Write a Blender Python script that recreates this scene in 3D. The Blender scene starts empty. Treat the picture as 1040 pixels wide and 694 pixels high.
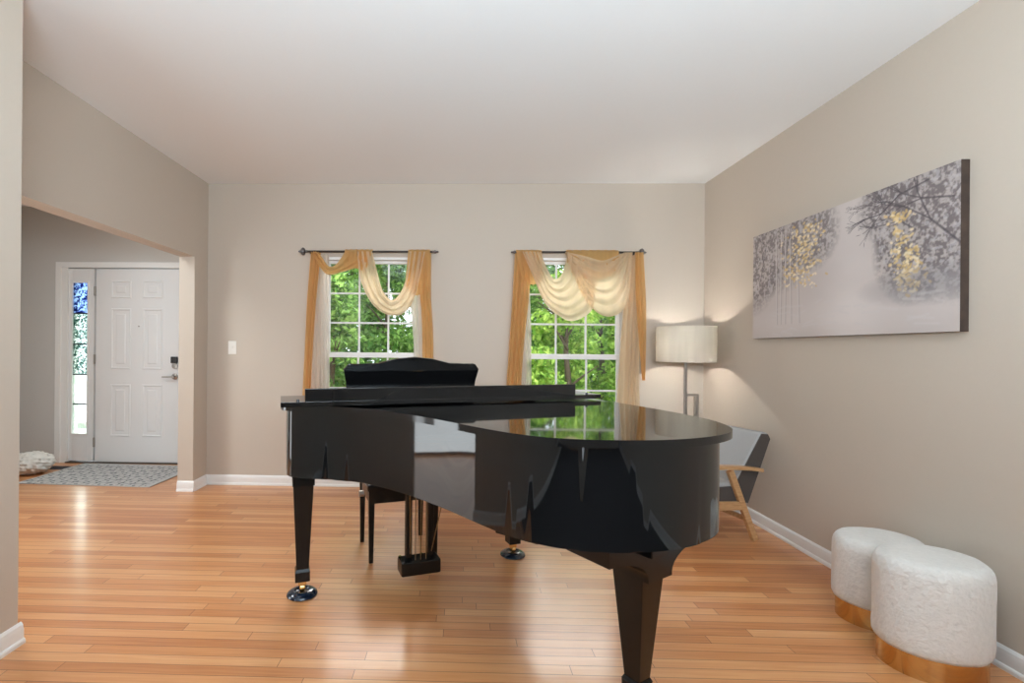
import bpy, bmesh, math, random
import numpy as np
from mathutils import Vector, Matrix
random.seed(7)
PI = math.pi
SC = bpy.context.scene
COL = SC.collection

# ------------------------------------------------------------------ materials
def new_mat(name):
    m = bpy.data.materials.new(name); m.use_nodes = True
    nt = m.node_tree; nt.nodes.clear()
    out = nt.nodes.new('ShaderNodeOutputMaterial')
    return m, nt, out

def node(nt, t, **kw):
    n = nt.nodes.new(t)
    for k, v in kw.items():
        if k.startswith('i_'):
            key = k[2:].replace('_', ' ')
            n.inputs[key].default_value = v
        else:
            setattr(n, k, v)
    return n

def rgba(c): return (c[0], c[1], c[2], 1.0)

def mat(name, col, rough=0.5, metal=0.0, coat=0.0, noise=0.0, nscale=40.0, bump=0.0, spec=0.5, sheen=0.0):
    m, nt, out = new_mat(name)
    p = node(nt, 'ShaderNodeBsdfPrincipled')
    p.inputs['Base Color'].default_value = rgba(col)
    p.inputs['Roughness'].default_value = rough
    p.inputs['Metallic'].default_value = metal
    p.inputs['Coat Weight'].default_value = coat
    p.inputs['Coat Roughness'].default_value = 0.03
    p.inputs['Specular IOR Level'].default_value = spec
    p.inputs['Sheen Weight'].default_value = sheen
    tc = node(nt, 'ShaderNodeTexCoord')
    nz = node(nt, 'ShaderNodeTexNoise'); nz.inputs['Scale'].default_value = nscale; nz.inputs['Detail'].default_value = 4
    nt.links.new(tc.outputs['Object'], nz.inputs['Vector'])
    if noise > 0:
        mr = node(nt, 'ShaderNodeMapRange'); mr.inputs['To Min'].default_value = 1 - noise; mr.inputs['To Max'].default_value = 1 + noise
        nt.links.new(nz.outputs['Fac'], mr.inputs['Value'])
        mx = node(nt, 'ShaderNodeVectorMath', operation='SCALE'); mx.inputs[0].default_value = col[:3]
        nt.links.new(mr.outputs['Result'], mx.inputs['Scale']); nt.links.new(mx.outputs['Vector'], p.inputs['Base Color'])
    if bump > 0:
        b = node(nt, 'ShaderNodeBump'); b.inputs['Strength'].default_value = bump; b.inputs['Distance'].default_value = 0.01
        nt.links.new(nz.outputs['Fac'], b.inputs['Height']); nt.links.new(b.outputs['Normal'], p.inputs['Normal'])
    nt.links.new(p.outputs['BSDF'], out.inputs['Surface'])
    return m

WALL = mat('wall_paint', (0.55, 0.478, 0.402), 0.6, noise=0.015, nscale=60, bump=0.02)
FOYER_WALL = mat('foyer_wall_paint', (0.60, 0.585, 0.56), 0.6, noise=0.015, nscale=60)
CEIL = mat('ceiling_paint', (0.87, 0.885, 0.895), 0.75, noise=0.01, nscale=50)
WHITE = mat('white_trim_paint', (0.84, 0.835, 0.82), 0.35, noise=0.01)
DOORW = mat('white_door_paint', (0.80, 0.80, 0.80), 0.4, noise=0.01)
LACQ = mat('black_lacquer', (0.004, 0.004, 0.0045), 0.04, coat=0.0, spec=.6, noise=0.05, nscale=8)
LACQ2 = mat('satin_black_wood', (0.005, 0.0045, 0.0042), 0.22, noise=0.1, nscale=20, spec=.35)
BRASS = mat('brass', (0.78, 0.50, 0.19), 0.25, metal=1.0, noise=0.05, nscale=30)
DBRASS = mat('aged_brass', (0.30, 0.20, 0.10), 0.4, metal=1.0, noise=0.1)
GOLD = mat('brushed_gold', (0.66, 0.42, 0.17), 0.16, metal=1.0, noise=0.04, nscale=25)
NICKEL = mat('brushed_nickel', (0.45, 0.42, 0.39), 0.3, metal=1.0, noise=0.05)
CUPM = mat('blue_black_plastic', (0.010, 0.018, 0.035), 0.12, coat=0.4, noise=0.05)
PLATE = mat('gilt_iron', (0.45, 0.33, 0.14), 0.4, metal=0.7, noise=0.05)
IVORY = mat('ivory_keys', (0.85, 0.83, 0.78), 0.25, noise=0.01)
FELT = mat('red_felt', (0.25, 0.02, 0.02), 0.9, noise=0.1)
FUR = mat('white_boucle', (0.66, 0.63, 0.59), 0.95, noise=0.10, nscale=55, bump=0.55, sheen=0.3)
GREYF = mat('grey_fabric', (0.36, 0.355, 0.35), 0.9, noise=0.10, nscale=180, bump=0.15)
DARKF = mat('chair_side_dark', (0.075, 0.062, 0.055), 0.9, noise=0.12, nscale=180, bump=0.15)  # darker tone for the sides of the chair's backrest and seat
RODM = mat('dark_bronze', (0.055, 0.045, 0.04), 0.35, metal=0.6, noise=0.1)
FINIAL = mat('pewter', (0.16, 0.15, 0.15), 0.4, metal=0.8, noise=0.1)
DARK = mat('dark_plastic', (0.02, 0.022, 0.025), 0.3, noise=0.05)
VENT = mat('dark_vent_metal', (0.06, 0.065, 0.085), 0.45, metal=0.3, noise=0.05)
THRESH = mat('dark_threshold', (0.06, 0.045, 0.035), 0.5, noise=0.1)
PLASTIC = mat('white_plastic', (0.85, 0.82, 0.76), 0.35, noise=0.01)
CLOTHB = mat('crumpled_white_cloth', (0.70, 0.68, 0.64), 0.9, noise=0.15, nscale=30, bump=0.2)
BARK = mat('bark', (0.10, 0.075, 0.05), 0.9, noise=0.3, nscale=20, bump=0.4)
LAWN = mat('lawn', (0.10, 0.20, 0.04), 0.95, noise=0.35, nscale=12)
EXTW = mat('exterior_siding', (0.55, 0.54, 0.50), 0.7, noise=0.04)

def wood_light():
    m, nt, out = new_mat('light_oak')
    tc = node(nt, 'ShaderNodeTexCoord'); mp = node(nt, 'ShaderNodeMapping'); mp.inputs['Scale'].default_value = (4, 30, 30)
    nz = node(nt, 'ShaderNodeTexNoise'); nz.inputs['Scale'].default_value = 3; nz.inputs['Detail'].default_value = 5
    cr = node(nt, 'ShaderNodeValToRGB')
    cr.color_ramp.elements[0].position = .3; cr.color_ramp.elements[0].color = (0.42, 0.22, 0.09, 1)
    cr.color_ramp.elements[1].position = .75; cr.color_ramp.elements[1].color = (0.62, 0.38, 0.19, 1)
    p = node(nt, 'ShaderNodeBsdfPrincipled'); p.inputs['Roughness'].default_value = .35
    L = nt.links
    L.new(tc.outputs['Object'], mp.inputs['Vector']); L.new(mp.outputs['Vector'], nz.inputs['Vector'])
    L.new(nz.outputs['Fac'], cr.inputs['Fac']); L.new(cr.outputs['Color'], p.inputs['Base Color']); L.new(p.outputs['BSDF'], out.inputs['Surface'])
    return m
OAK = wood_light()

def floor_mat():
    m, nt, out = new_mat('oak_strip_floor')
    L = nt.links
    tc = node(nt, 'ShaderNodeTexCoord')
    br = node(nt, 'ShaderNodeTexBrick')
    br.offset = 0.37; br.offset_frequency = 2; br.squash = 1.0
    br.inputs['Scale'].default_value = 1.0
    br.inputs['Color1'].default_value = (0, 0, 0, 1); br.inputs['Color2'].default_value = (1, 1, 1, 1)
    br.inputs['Mortar'].default_value = (0.5, 0.5, 0.5, 1)
    br.inputs['Mortar Size'].default_value = 0.0012
    br.inputs['Mortar Smooth'].default_value = 0.3
    br.inputs['Bias'].default_value = 0.0
    br.inputs['Brick Width'].default_value = 1.15
    br.inputs['Row Height'].default_value = 0.0572
    # jitter every row along its own length so butt joints do not line up
    sx = node(nt, 'ShaderNodeSeparateXYZ'); L.new(tc.outputs['Object'], sx.inputs[0])
    dv = node(nt, 'ShaderNodeMath', operation='DIVIDE'); dv.inputs[1].default_value = 0.0572; L.new(sx.outputs['Y'], dv.inputs[0])
    fl = node(nt, 'ShaderNodeMath', operation='FLOOR'); L.new(dv.outputs[0], fl.inputs[0])
    wn = node(nt, 'ShaderNodeTexWhiteNoise', noise_dimensions='1D'); L.new(fl.outputs[0], wn.inputs['W'])
    mu = node(nt, 'ShaderNodeMath', operation='MULTIPLY'); mu.inputs[1].default_value = 5.3; L.new(wn.outputs['Value'], mu.inputs[0])
    ad = node(nt, 'ShaderNodeMath', operation='ADD'); L.new(sx.outputs['X'], ad.inputs[0]); L.new(mu.outputs[0], ad.inputs[1])
    cx = node(nt, 'ShaderNodeCombineXYZ'); L.new(ad.outputs[0], cx.inputs['X']); L.new(sx.outputs['Y'], cx.inputs['Y'])
    L.new(cx.outputs[0], br.inputs['Vector'])
    # grain: noise stretched along the boards, shifted per row
    gx = node(nt, 'ShaderNodeCombineXYZ')
    L.new(ad.outputs[0], gx.inputs['X']); L.new(sx.outputs['Y'], gx.inputs['Y']); L.new(mu.outputs[0], gx.inputs['Z'])
    mp = node(nt, 'ShaderNodeMapping'); mp.inputs['Scale'].default_value = (1.8, 46, 3); L.new(gx.outputs[0], mp.inputs['Vector'])
    nz = node(nt, 'ShaderNodeTexNoise'); nz.inputs['Scale'].default_value = 1.6; nz.inputs['Detail'].default_value = 6; nz.inputs['Distortion'].default_value = .6
    L.new(mp.outputs['Vector'], nz.inputs['Vector'])
    # tone per board + grain
    t1 = node(nt, 'ShaderNodeMath', operation='MULTIPLY'); t1.inputs[1].default_value = 0.44; L.new(br.outputs['Color'], t1.inputs[0])
    t2 = node(nt, 'ShaderNodeMath', operation='MULTIPLY_ADD'); t2.inputs[1].default_value = 0.56; L.new(nz.outputs['Fac'], t2.inputs[0]); L.new(t1.outputs[0], t2.inputs[2])
    cr = node(nt, 'ShaderNodeValToRGB')
    e = cr.color_ramp.elements
    e[0].position = 0.10; e[0].color = (0.40, 0.125, 0.036, 1)
    e[1].position = 0.90; e[1].color = (0.76, 0.41, 0.19, 1)
    k = e.new(0.45); k.color = (0.60, 0.25, 0.090, 1)
    L.new(t2.outputs[0], cr.inputs['Fac'])
    mx = node(nt, 'ShaderNodeMix', data_type='RGBA'); mx.inputs[7].default_value = (0.13, 0.045, 0.018, 1)
    L.new(br.outputs['Fac'], mx.inputs[0]); L.new(cr.outputs['Color'], mx.inputs[6])
    p = node(nt, 'ShaderNodeBsdfPrincipled')
    p.inputs['Roughness'].default_value = 0.36; p.inputs['Coat Weight'].default_value = 0.36; p.inputs['Coat Roughness'].default_value = 0.15
    L.new(mx.outputs[2], p.inputs['Base Color'])
    bp = node(nt, 'ShaderNodeBump'); bp.inputs['Strength'].default_value = 0.35; bp.inputs['Distance'].default_value = 0.0012; bp.invert = True
    wv = node(nt, 'ShaderNodeMath', operation='MULTIPLY_ADD'); wv.inputs[1].default_value = 0.35; L.new(nz.outputs['Fac'], wv.inputs[0]); L.new(br.outputs['Fac'], wv.inputs[2])
    L.new(wv.outputs[0], bp.inputs['Height']); L.new(bp.outputs['Normal'], p.inputs['Normal']); L.new(bp.outputs['Normal'], p.inputs['Coat Normal'])
    L.new(p.outputs['BSDF'], out.inputs['Surface'])
    return m
FLOOR = floor_mat()

def glass_mat():
    m, nt, out = new_mat('window_glass')
    tr = node(nt, 'ShaderNodeBsdfTransparent'); tr.inputs[0].default_value = (0.95, 0.97, 0.96, 1)
    gl = node(nt, 'ShaderNodeBsdfGlossy'); gl.inputs['Roughness'].default_value = 0.01
    fr = node(nt, 'ShaderNodeFresnel'); fr.inputs['IOR'].default_value = 1.45
    nz = node(nt, 'ShaderNodeTexNoise'); nz.inputs['Scale'].default_value = 3
    mx = node(nt, 'ShaderNodeMixShader')
    nt.links.new(fr.outputs[0], mx.inputs[0]); nt.links.new(tr.outputs[0], mx.inputs[1]); nt.links.new(gl.outputs[0], mx.inputs[2])
    nt.links.new(mx.outputs[0], out.inputs['Surface'])
    return m
GLASS = glass_mat()

def frosted(name, c1, c2, scale, transp):
    m, nt, out = new_mat(name); L = nt.links
    tc = node(nt, 'ShaderNodeTexCoord')
    vo = node(nt, 'ShaderNodeTexNoise'); vo.inputs['Scale'].default_value = scale; vo.inputs['Detail'].default_value = 1.5; vo.inputs['Distortion'].default_value = 1.5
    L.new(tc.outputs['Object'], vo.inputs['Vector'])
    cr = node(nt, 'ShaderNodeValToRGB'); cr.color_ramp.elements[0].position = .40; cr.color_ramp.elements[1].position = .58
    cr.color_ramp.elements[0].color = rgba(c1); cr.color_ramp.elements[1].color = rgba(c2)
    L.new(vo.outputs['Fac'], cr.inputs['Fac'])
    tl = node(nt, 'ShaderNodeBsdfTranslucent'); tr = node(nt, 'ShaderNodeBsdfTransparent')
    L.new(cr.outputs['Color'], tl.inputs['Color']); L.new(cr.outputs['Color'], tr.inputs['Color'])
    mx = node(nt, 'ShaderNodeMixShader'); mx.inputs[0].default_value = transp
    L.new(tl.outputs[0], mx.inputs[1]); L.new(tr.outputs[0], mx.inputs[2]); L.new(mx.outputs[0], out.inputs['Surface'])
    return m
FROST = frosted('obscure_glass', (0.12, 0.22, 0.19), (0.90, 0.97, 0.94), 34, 0.85)
FROST2 = frosted('pale_obscure_glass', (0.84, 0.93, 0.87), (0.96, 0.98, 0.97), 12, 0.88)
BLUEG = frosted('blue_swirl_glass', (0.01, 0.035, 0.20), (0.55, 0.70, 0.92), 22, 0.75)

def sheer(name, col, transp, trans=0.6):
    m, nt, out = new_mat(name); L = nt.links
    tc = node(nt, 'ShaderNodeTexCoord')
    mp = node(nt, 'ShaderNodeMapping'); mp.inputs['Scale'].default_value = (14, 14, 1.2)
    nz = node(nt, 'ShaderNodeTexNoise'); nz.inputs['Scale'].default_value = 1.5; nz.inputs['Detail'].default_value = 3
    L.new(tc.outputs['Object'], mp.inputs['Vector']); L.new(mp.outputs['Vector'], nz.inputs['Vector'])
    mr = node(nt, 'ShaderNodeMapRange'); mr.inputs['To Min'].default_value = .85; mr.inputs['To Max'].default_value = 1.12
    L.new(nz.outputs['Fac'], mr.inputs['Value'])
    sc = node(nt, 'ShaderNodeVectorMath', operation='SCALE'); sc.inputs[0].default_value = col; L.new(mr.outputs[0], sc.inputs['Scale'])
    df = node(nt, 'ShaderNodeBsdfDiffuse'); tl = node(nt, 'ShaderNodeBsdfTranslucent'); tr = node(nt, 'ShaderNodeBsdfTransparent')
    L.new(sc.outputs['Vector'], df.inputs['Color']); L.new(sc.outputs['Vector'], tl.inputs['Color'])
    c = [min(1, 0.45 + 0.6 * x) for x in col]; tr.inputs['Color'].default_value = rgba(c)
    m1 = node(nt, 'ShaderNodeMixShader'); m1.inputs[0].default_value = trans
    L.new(df.outputs[0], m1.inputs[1]); L.new(tl.outputs[0], m1.inputs[2])
    m2 = node(nt, 'ShaderNodeMixShader'); m2.inputs[0].default_value = transp
    L.new(m1.outputs[0], m2.inputs[1]); L.new(tr.outputs[0], m2.inputs[2]); L.new(m2.outputs[0], out.inputs['Surface'])
    return m
GOLDV = sheer('gold_voile', (0.84, 0.54, 0.24), 0.08)
BACKLITV = sheer('backlit_gold_voile', (0.92, 0.76, 0.55), 0.08, 0.6)  # paler copy of the gold voile, backlight put into the colour
WHITEV = sheer('white_voile', (0.94, 0.88, 0.81), 0.20, 0.8)
SHADE = sheer('linen_lampshade', (0.78, 0.74, 0.66), 0.0, 0.20)

def leaf_mat(name, a, b):
    m, nt, out = new_mat(name); L = nt.links
    g = node(nt, 'ShaderNodeNewGeometry')
    cr = node(nt, 'ShaderNodeValToRGB'); cr.color_ramp.elements[0].color = rgba(a); cr.color_ramp.elements[1].color = rgba(b)
    L.new(g.outputs['Random Per Island'], cr.inputs['Fac'])
    df = node(nt, 'ShaderNodeBsdfDiffuse'); tl = node(nt, 'ShaderNodeBsdfTranslucent')
    L.new(cr.outputs['Color'], df.inputs['Color']); L.new(cr.outputs['Color'], tl.inputs['Color'])
    mx = node(nt, 'ShaderNodeMixShader'); mx.inputs[0].default_value = .35
    L.new(df.outputs[0], mx.inputs[1]); L.new(tl.outputs[0], mx.inputs[2]); L.new(mx.outputs[0], out.inputs['Surface'])
    return m
LEAF1 = leaf_mat('mid_green_leaves', (0.07, 0.19, 0.04), (0.36, 0.58, 0.16))
LEAF2 = leaf_mat('bright_green_leaves', (0.16, 0.36, 0.05), (0.60, 0.80, 0.20))
LEAF3 = leaf_mat('deep_green_leaves', (0.05, 0.14, 0.04), (0.24, 0.44, 0.14))

def rug_mat():
    m, nt, out = new_mat('trellis_rug'); L = nt.links
    tc = node(nt, 'ShaderNodeTexCoord'); sp = node(nt, 'ShaderNodeSeparateXYZ')
    nzd = node(nt, 'ShaderNodeTexNoise'); nzd.inputs['Scale'].default_value = 9
    mixv = node(nt, 'ShaderNodeMix', data_type='VECTOR'); mixv.inputs[0].default_value = .05
    L.new(tc.outputs['Object'], nzd.inputs['Vector']); L.new(tc.outputs['Object'], mixv.inputs[4]); L.new(nzd.outputs['Color'], mixv.inputs[5])
    L.new(mixv.outputs[1], sp.inputs[0])
    def M(op, a, b=None, c=None):
        n = node(nt, 'ShaderNodeMath', operation=op)
        for i, x in enumerate((a, b, c)):
            if x is None: continue
            if isinstance(x, (int, float)): n.inputs[i].default_value = x
            else: L.new(x, n.inputs[i])
        return n.outputs[0]
    w = 2 * PI / 0.21
    a = M('SINE', M('MULTIPLY', M('ADD', sp.outputs['X'], sp.outputs['Y']), w))
    b = M('SINE', M('MULTIPLY', M('SUBTRACT', sp.outputs['X'], sp.outputs['Y']), w))
    line = M('LESS_THAN', M('ABSOLUTE', M('ADD', a, M('MULTIPLY', b, 0.9))), 0.20)
    dot = M('GREATER_THAN', M('MULTIPLY', a, b), 0.82)
    pat = M('MINIMUM', M('ADD', line, dot), 1.0)
    # plain border
    inx = M('LESS_THAN', M('ABSOLUTE', sp.outputs['X']), 0.575); iny = M('LESS_THAN', M('ABSOLUTE', sp.outputs['Y']), 0.335)
    pat = M('MULTIPLY', M('MULTIPLY', pat, inx), iny)
    nz = node(nt, 'ShaderNodeTexNoise'); nz.inputs['Scale'].default_value = 60; L.new(tc.outputs['Object'], nz.inputs['Vector'])
    pat2 = M('MULTIPLY', pat, M('MULTIPLY_ADD', nz.outputs['Fac'], .5, .6))
    mx = node(nt, 'ShaderNodeMix', data_type='RGBA'); mx.inputs[6].default_value = (0.50, 0.49, 0.48, 1); mx.inputs[7].default_value = (0.075, 0.085, 0.10, 1)
    L.new(pat2, mx.inputs[0])
    p = node(nt, 'ShaderNodeBsdfPrincipled'); p.inputs['Roughness'].default_value = .95
    L.new(mx.outputs[2], p.inputs['Base Color']); L.new(p.outputs[0], out.inputs['Surface'])
    return m
RUG = rug_mat()

def vcol_mat(name, attr, rough=.6):
    m, nt, out = new_mat(name)
    a = node(nt, 'ShaderNodeVertexColor', layer_name=attr)
    p = node(nt, 'ShaderNodeBsdfPrincipled'); p.inputs['Roughness'].default_value = rough
    nt.links.new(a.outputs['Color'], p.inputs['Base Color']); nt.links.new(p.outputs[0], out.inputs['Surface'])
    return m

# ------------------------------------------------------------------ mesh helpers
def obj(name, bm, m, parent=None, smooth=35, mods=None):
    bmesh.ops.recalc_face_normals(bm, faces=bm.faces[:])
    if smooth:
        a = math.radians(smooth)
        for f in bm.faces: f.smooth = True
        for e in bm.edges:
            if len(e.link_faces) == 2 and e.calc_face_angle(0) > a: e.smooth = False
    me = bpy.data.meshes.new(name); bm.to_mesh(me); bm.free()
    if m is not None: me.materials.append(m)
    o = bpy.data.objects.new(name, me); COL.objects.link(o)
    if parent is not None: o.parent = parent
    if 0 < smooth < 90:
        wn = o.modifiers.new('weighted_normal', 'WEIGHTED_NORMAL'); wn.keep_sharp = True; wn.weight = 80
    return o

def BM(): return bmesh.new()

def box(bm, x0, x1, y0, y1, z0, z1, bev=0.0, seg=2):
    vs = [bm.verts.new((x, y, z)) for z in (z0, z1) for y in (y0, y1) for x in (x0, x1)]
    fs = [(0, 2, 3, 1), (4, 5, 7, 6), (0, 1, 5, 4), (2, 6, 7, 3), (0, 4, 6, 2), (1, 3, 7, 5)]
    faces = [bm.faces.new([vs[i] for i in f]) for f in fs]
    if bev > 0:
        es = list({e for f in faces for e in f.edges})
        bmesh.ops.bevel(bm, geom=es, offset=bev, segments=seg, profile=0.5, affect='EDGES')
    return vs

def frustum(bm, c0, h0, c1, h1, rot=0.0, bev=0.0):
    """square-section bar from centre c0 (half sizes h0) to c1 (half sizes h1)"""
    vs = []
    for c, h in ((c0, h0), (c1, h1)):
        for sx, sy in ((-1, -1), (1, -1), (1, 1), (-1, 1)):
            x, y = sx * h[0], sy * h[1]
            vs.append(bm.verts.new((c[0] + x * math.cos(rot) - y * math.sin(rot), c[1] + x * math.sin(rot) + y * math.cos(rot), c[2])))
    fs = [(3, 2, 1, 0), (4, 5, 6, 7)] + [(i, (i + 1) % 4, 4 + (i + 1) % 4, 4 + i) for i in range(4)]
    faces = [bm.faces.new([vs[i] for i in f]) for f in fs]
    if bev > 0:
        es = list({e for f in faces for e in f.edges})
        bmesh.ops.bevel(bm, geom=es, offset=bev, segments=2, profile=0.5, affect='EDGES')

def tube(bm, pts, r, n=10, caps=True):
    pts = [Vector(p) for p in pts]
    rs = r if isinstance(r, (list, tuple)) else [r] * len(pts)
    rings = []
    up = None
    for i, p in enumerate(pts):
        d = (pts[min(i + 1, len(pts) - 1)] - pts[max(i - 1, 0)]).normalized()
        if up is None: up = d.orthogonal().normalized()
        up = (up - d * up.dot(d)).normalized(); s = d.cross(up)
        rings.append([bm.verts.new(p + (up * math.cos(2 * PI * k / n) + s * math.sin(2 * PI * k / n)) * rs[i]) for k in range(n)])
    for a, b in zip(rings, rings[1:]):
        for k in range(n): bm.faces.new((a[k], a[(k + 1) % n], b[(k + 1) % n], b[k]))
    if caps:
        bm.faces.new(rings[0][::-1]); bm.faces.new(rings[-1])

def bar(bm, p, q, w, h, up=(0, 0, 1), bev=0.0):
    """rectangular bar from p to q, w wide (sideways), h high (along up)"""
    p, q, up = Vector(p), Vector(q), Vector(up)
    d = (q - p).normalized(); s = d.cross(up).normalized(); u = s.cross(d)
    vs = [bm.verts.new(c + s * a * w / 2 + u * b * h / 2) for c in (p, q) for a, b in ((-1, -1), (1, -1), (1, 1), (-1, 1))]
    fs = [(3, 2, 1, 0), (4, 5, 6, 7)] + [(i, (i + 1) % 4, 4 + (i + 1) % 4, 4 + i) for i in range(4)]
    faces = [bm.faces.new([vs[i] for i in f]) for f in fs]
    if bev > 0:
        bmesh.ops.bevel(bm, geom=list({e for f in faces for e in f.edges}), offset=bev, segments=2, profile=.5, affect='EDGES')

def lathe(bm, prof, n=32, cx=0, cy=0, sx=1, sy=1):
    rings = []
    for r, z in prof:
        if r < 1e-6: rings.append([bm.verts.new((cx, cy, z))])
        else: rings.append([bm.verts.new((cx + sx * r * math.cos(2 * PI * k / n), cy + sy * r * math.sin(2 * PI * k / n), z)) for k in range(n)])
    for a, b in zip(rings, rings[1:]):
        for k in range(n):
            k2 = (k + 1) % n
            if len(a) == 1 and len(b) == 1: continue
            if len(a) == 1: bm.faces.new((a[0], b[k2], b[k]))
            elif len(b) == 1: bm.faces.new((a[k], a[k2], b[0]))
            else: bm.faces.new((a[k], a[k2], b[k2], b[k]))

def prism(bm, outline, z0, z1, bev=0.0, seg=3):
    """closed outline (x,y) extruded; top and bottom rims rounded"""
    n = len(outline)
    lo = [bm.verts.new((x, y, z0)) for x, y in outline]; hi = [bm.verts.new((x, y, z1)) for x, y in outline]
    f0 = bm.faces.new(lo[::-1]); f1 = bm.faces.new(hi)
    for i in range(n): bm.faces.new((lo[i], lo[(i + 1) % n], hi[(i + 1) % n], hi[i]))
    if bev > 0:
        bmesh.ops.bevel(bm, geom=list(f0.edges) + list(f1.edges), offset=bev, segments=seg, profile=.5, affect='EDGES')

def catmull(pts, sub=8, closed=False):
    P = [np.array(p, float) for p in pts]; out = []
    n = len(P)
    rng = range(n if closed else n - 1)
    for i in rng:
        if closed: p0, p1, p2, p3 = P[(i - 1) % n], P[i], P[(i + 1) % n], P[(i + 2) % n]
        else: p0, p1, p2, p3 = P[max(i - 1, 0)], P[i], P[i + 1], P[min(i + 2, n - 1)]
        for k in range(sub):
            t = k / sub
            out.append(.5 * ((2 * p1) + (-p0 + p2) * t + (2 * p0 - 5 * p1 + 4 * p2 - p3) * t * t + (-p0 + 3 * p1 - 3 * p2 + p3) * t ** 3))
    if not closed: out.append(P[-1])
    return [tuple(map(float, p)) for p in out]

def resample(pts, n):
    P = np.array(pts, float); d = np.r_[0, np.cumsum(np.linalg.norm(np.diff(P, axis=0), axis=1))]
    t = np.linspace(0, d[-1], n)
    return np.stack([np.interp(t, d, P[:, k]) for k in range(P.shape[1])], 1)

def offset_open(pts, d):
    P = np.array(pts, float); T = np.gradient(P, axis=0); T /= np.linalg.norm(T, axis=1)[:, None] + 1e-9
    return [(float(p[0] + d * t[1]), float(p[1] - d * t[0])) for p, t in zip(P, T)]

def sheet(bm, grid, thick=0.0):
    """grid of points -> quad sheet"""
    V = [[bm.verts.new(p) for p in row] for row in grid]
    for a, b in zip(V, V[1:]):
        for k in range(len(a) - 1): bm.faces.new((a[k], a[k + 1], b[k + 1], b[k]))

# ------------------------------------------------------------------ scene helpers
def thing(name, label, cat, loc=(0, 0, 0), rotz=0.0, group=None):
    o = bpy.data.objects.new(name, None); COL.objects.link(o); o.empty_display_size = .1
    o.location = loc; o.rotation_euler = (0, 0, rotz)
    o['label'] = label; o['category'] = cat
    if group: o['group'] = group
    return o

def tag(o, label, cat, group=None):
    o['label'] = label; o['category'] = cat
    if group: o['group'] = group
    return o

def struct(o, label=None, cat=None):
    o['kind'] = 'structure'
    if label: o['label'] = label
    if cat: o['category'] = cat
    return o

def sempty(name, loc, label, cat):
    o = bpy.data.objects.new(name, None); COL.objects.link(o); o.location = loc
    return struct(o, label, cat)

# ================================================================== THE ROOM
XL, XR, D, H = -2.278, 2.19, 4.388, 2.74
YR = -3.6                                   # rear wall, behind the camera
DW = 5.108                                  # front-door wall of the foyer
XF = -4.80                                  # far side of the foyer

bm = BM(); box(bm, XF - .2, XR + .2, YR - .2, DW + .25, -0.12, 0.0)
struct(obj('floor', bm, FLOOR), 'glossy orange oak strip floor', 'floor')
bm = BM(); box(bm, -1.80, XR - .03, YR + .05, 0.75, 0, .012, .004)  # added unseen sheet: darkens the piano reflections and cuts floor bounce
struct(obj('added_dark_carpet', bm, mat('reflection_dark_carpet', (.025, .024, .024), .95, noise=.2, nscale=90, bump=.3)), 'added dark carpet behind the camera that darkens the piano reflections', 'carpet')
bm = BM(); box(bm, XF - .4, XR + .4, YR - .4, D + .18, H, H + .25); box(bm, XF - .4, XL - .05, D + .18, DW + .2, H, H + .25)
struct(obj('ceiling', bm, CEIL), 'plain white ceiling', 'ceiling')

WIN = [(-0.768, 'left'), (1.036, 'right')]
WH, WZ0, WZ1 = 0.465, 0.235, 2.075            # half width, sill, head of both window openings
bm = BM()
xs = [XL - .145]
for cx, _ in WIN: xs += [cx - WH, cx + WH]
xs.append(XR + .15)
for i in range(0, len(xs), 2): box(bm, xs[i], xs[i + 1], D, D + .16, 0, H)
for i in range(1, len(xs) - 1, 2):
    box(bm, xs[i], xs[i + 1], D, D + .16, 0, WZ0); box(bm, xs[i], xs[i + 1], D, D + .16, WZ1, H)
struct(obj('wall_back', bm, WALL), 'taupe back wall with two windows', 'wall')

bm = BM(); box(bm, XR, XR + .15, YR, D, 0, H)
struct(obj('wall_right', bm, WALL), 'taupe right wall behind the painting', 'wall')
# left wall: header over the wide opening, short pier at the back corner
bm = BM(); box(bm, XL - .135, XL, 4.165, D, 0, H); box(bm, XL - .135, XL, 1.99, 4.165, 2.035, H)
struct(obj('wall_left', bm, WALL), 'taupe left wall with wide opening to the foyer', 'wall')
# near wall stub at the left edge of the view
bm = BM(); box(bm, XL - .135, -1.826, YR, 1.99, 0, H)
struct(obj('wall_left_near', bm, WALL), 'wall end at the left edge of the view', 'wall')
# unseen rear wall, its high opening added for the fill light
bm = BM(); box(bm, XF, -1.0, YR - .15, YR, 0, H); box(bm, 1.7, XR, YR - .15, YR, 0, H); box(bm, -1.0, 1.7, YR - .15, YR, 2.35, H); box(bm, -1.0, 1.7, YR - .15, YR, 0, 1.05)
struct(obj('wall_rear', bm, WALL), 'rear wall behind the camera', 'wall')
# foyer walls
SX0, SX1 = -4.235, -2.90                      # rough opening of door + sidelight
bm = BM(); box(bm, XF, SX0, DW, DW + .16, 0, H); box(bm, SX1, XL - .02, DW, DW + .16, 0, H); box(bm, SX0, SX1, DW, DW + .16, 2.10, H)
struct(obj('wall_foyer', bm, FOYER_WALL), 'pale grey foyer wall around the front door', 'wall')
bm = BM(); box(bm, XF - .15, XF, YR, DW + .16, 0, H)
struct(obj('wall_foyer_left', bm, FOYER_WALL), 'left wall of the foyer', 'wall')
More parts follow.
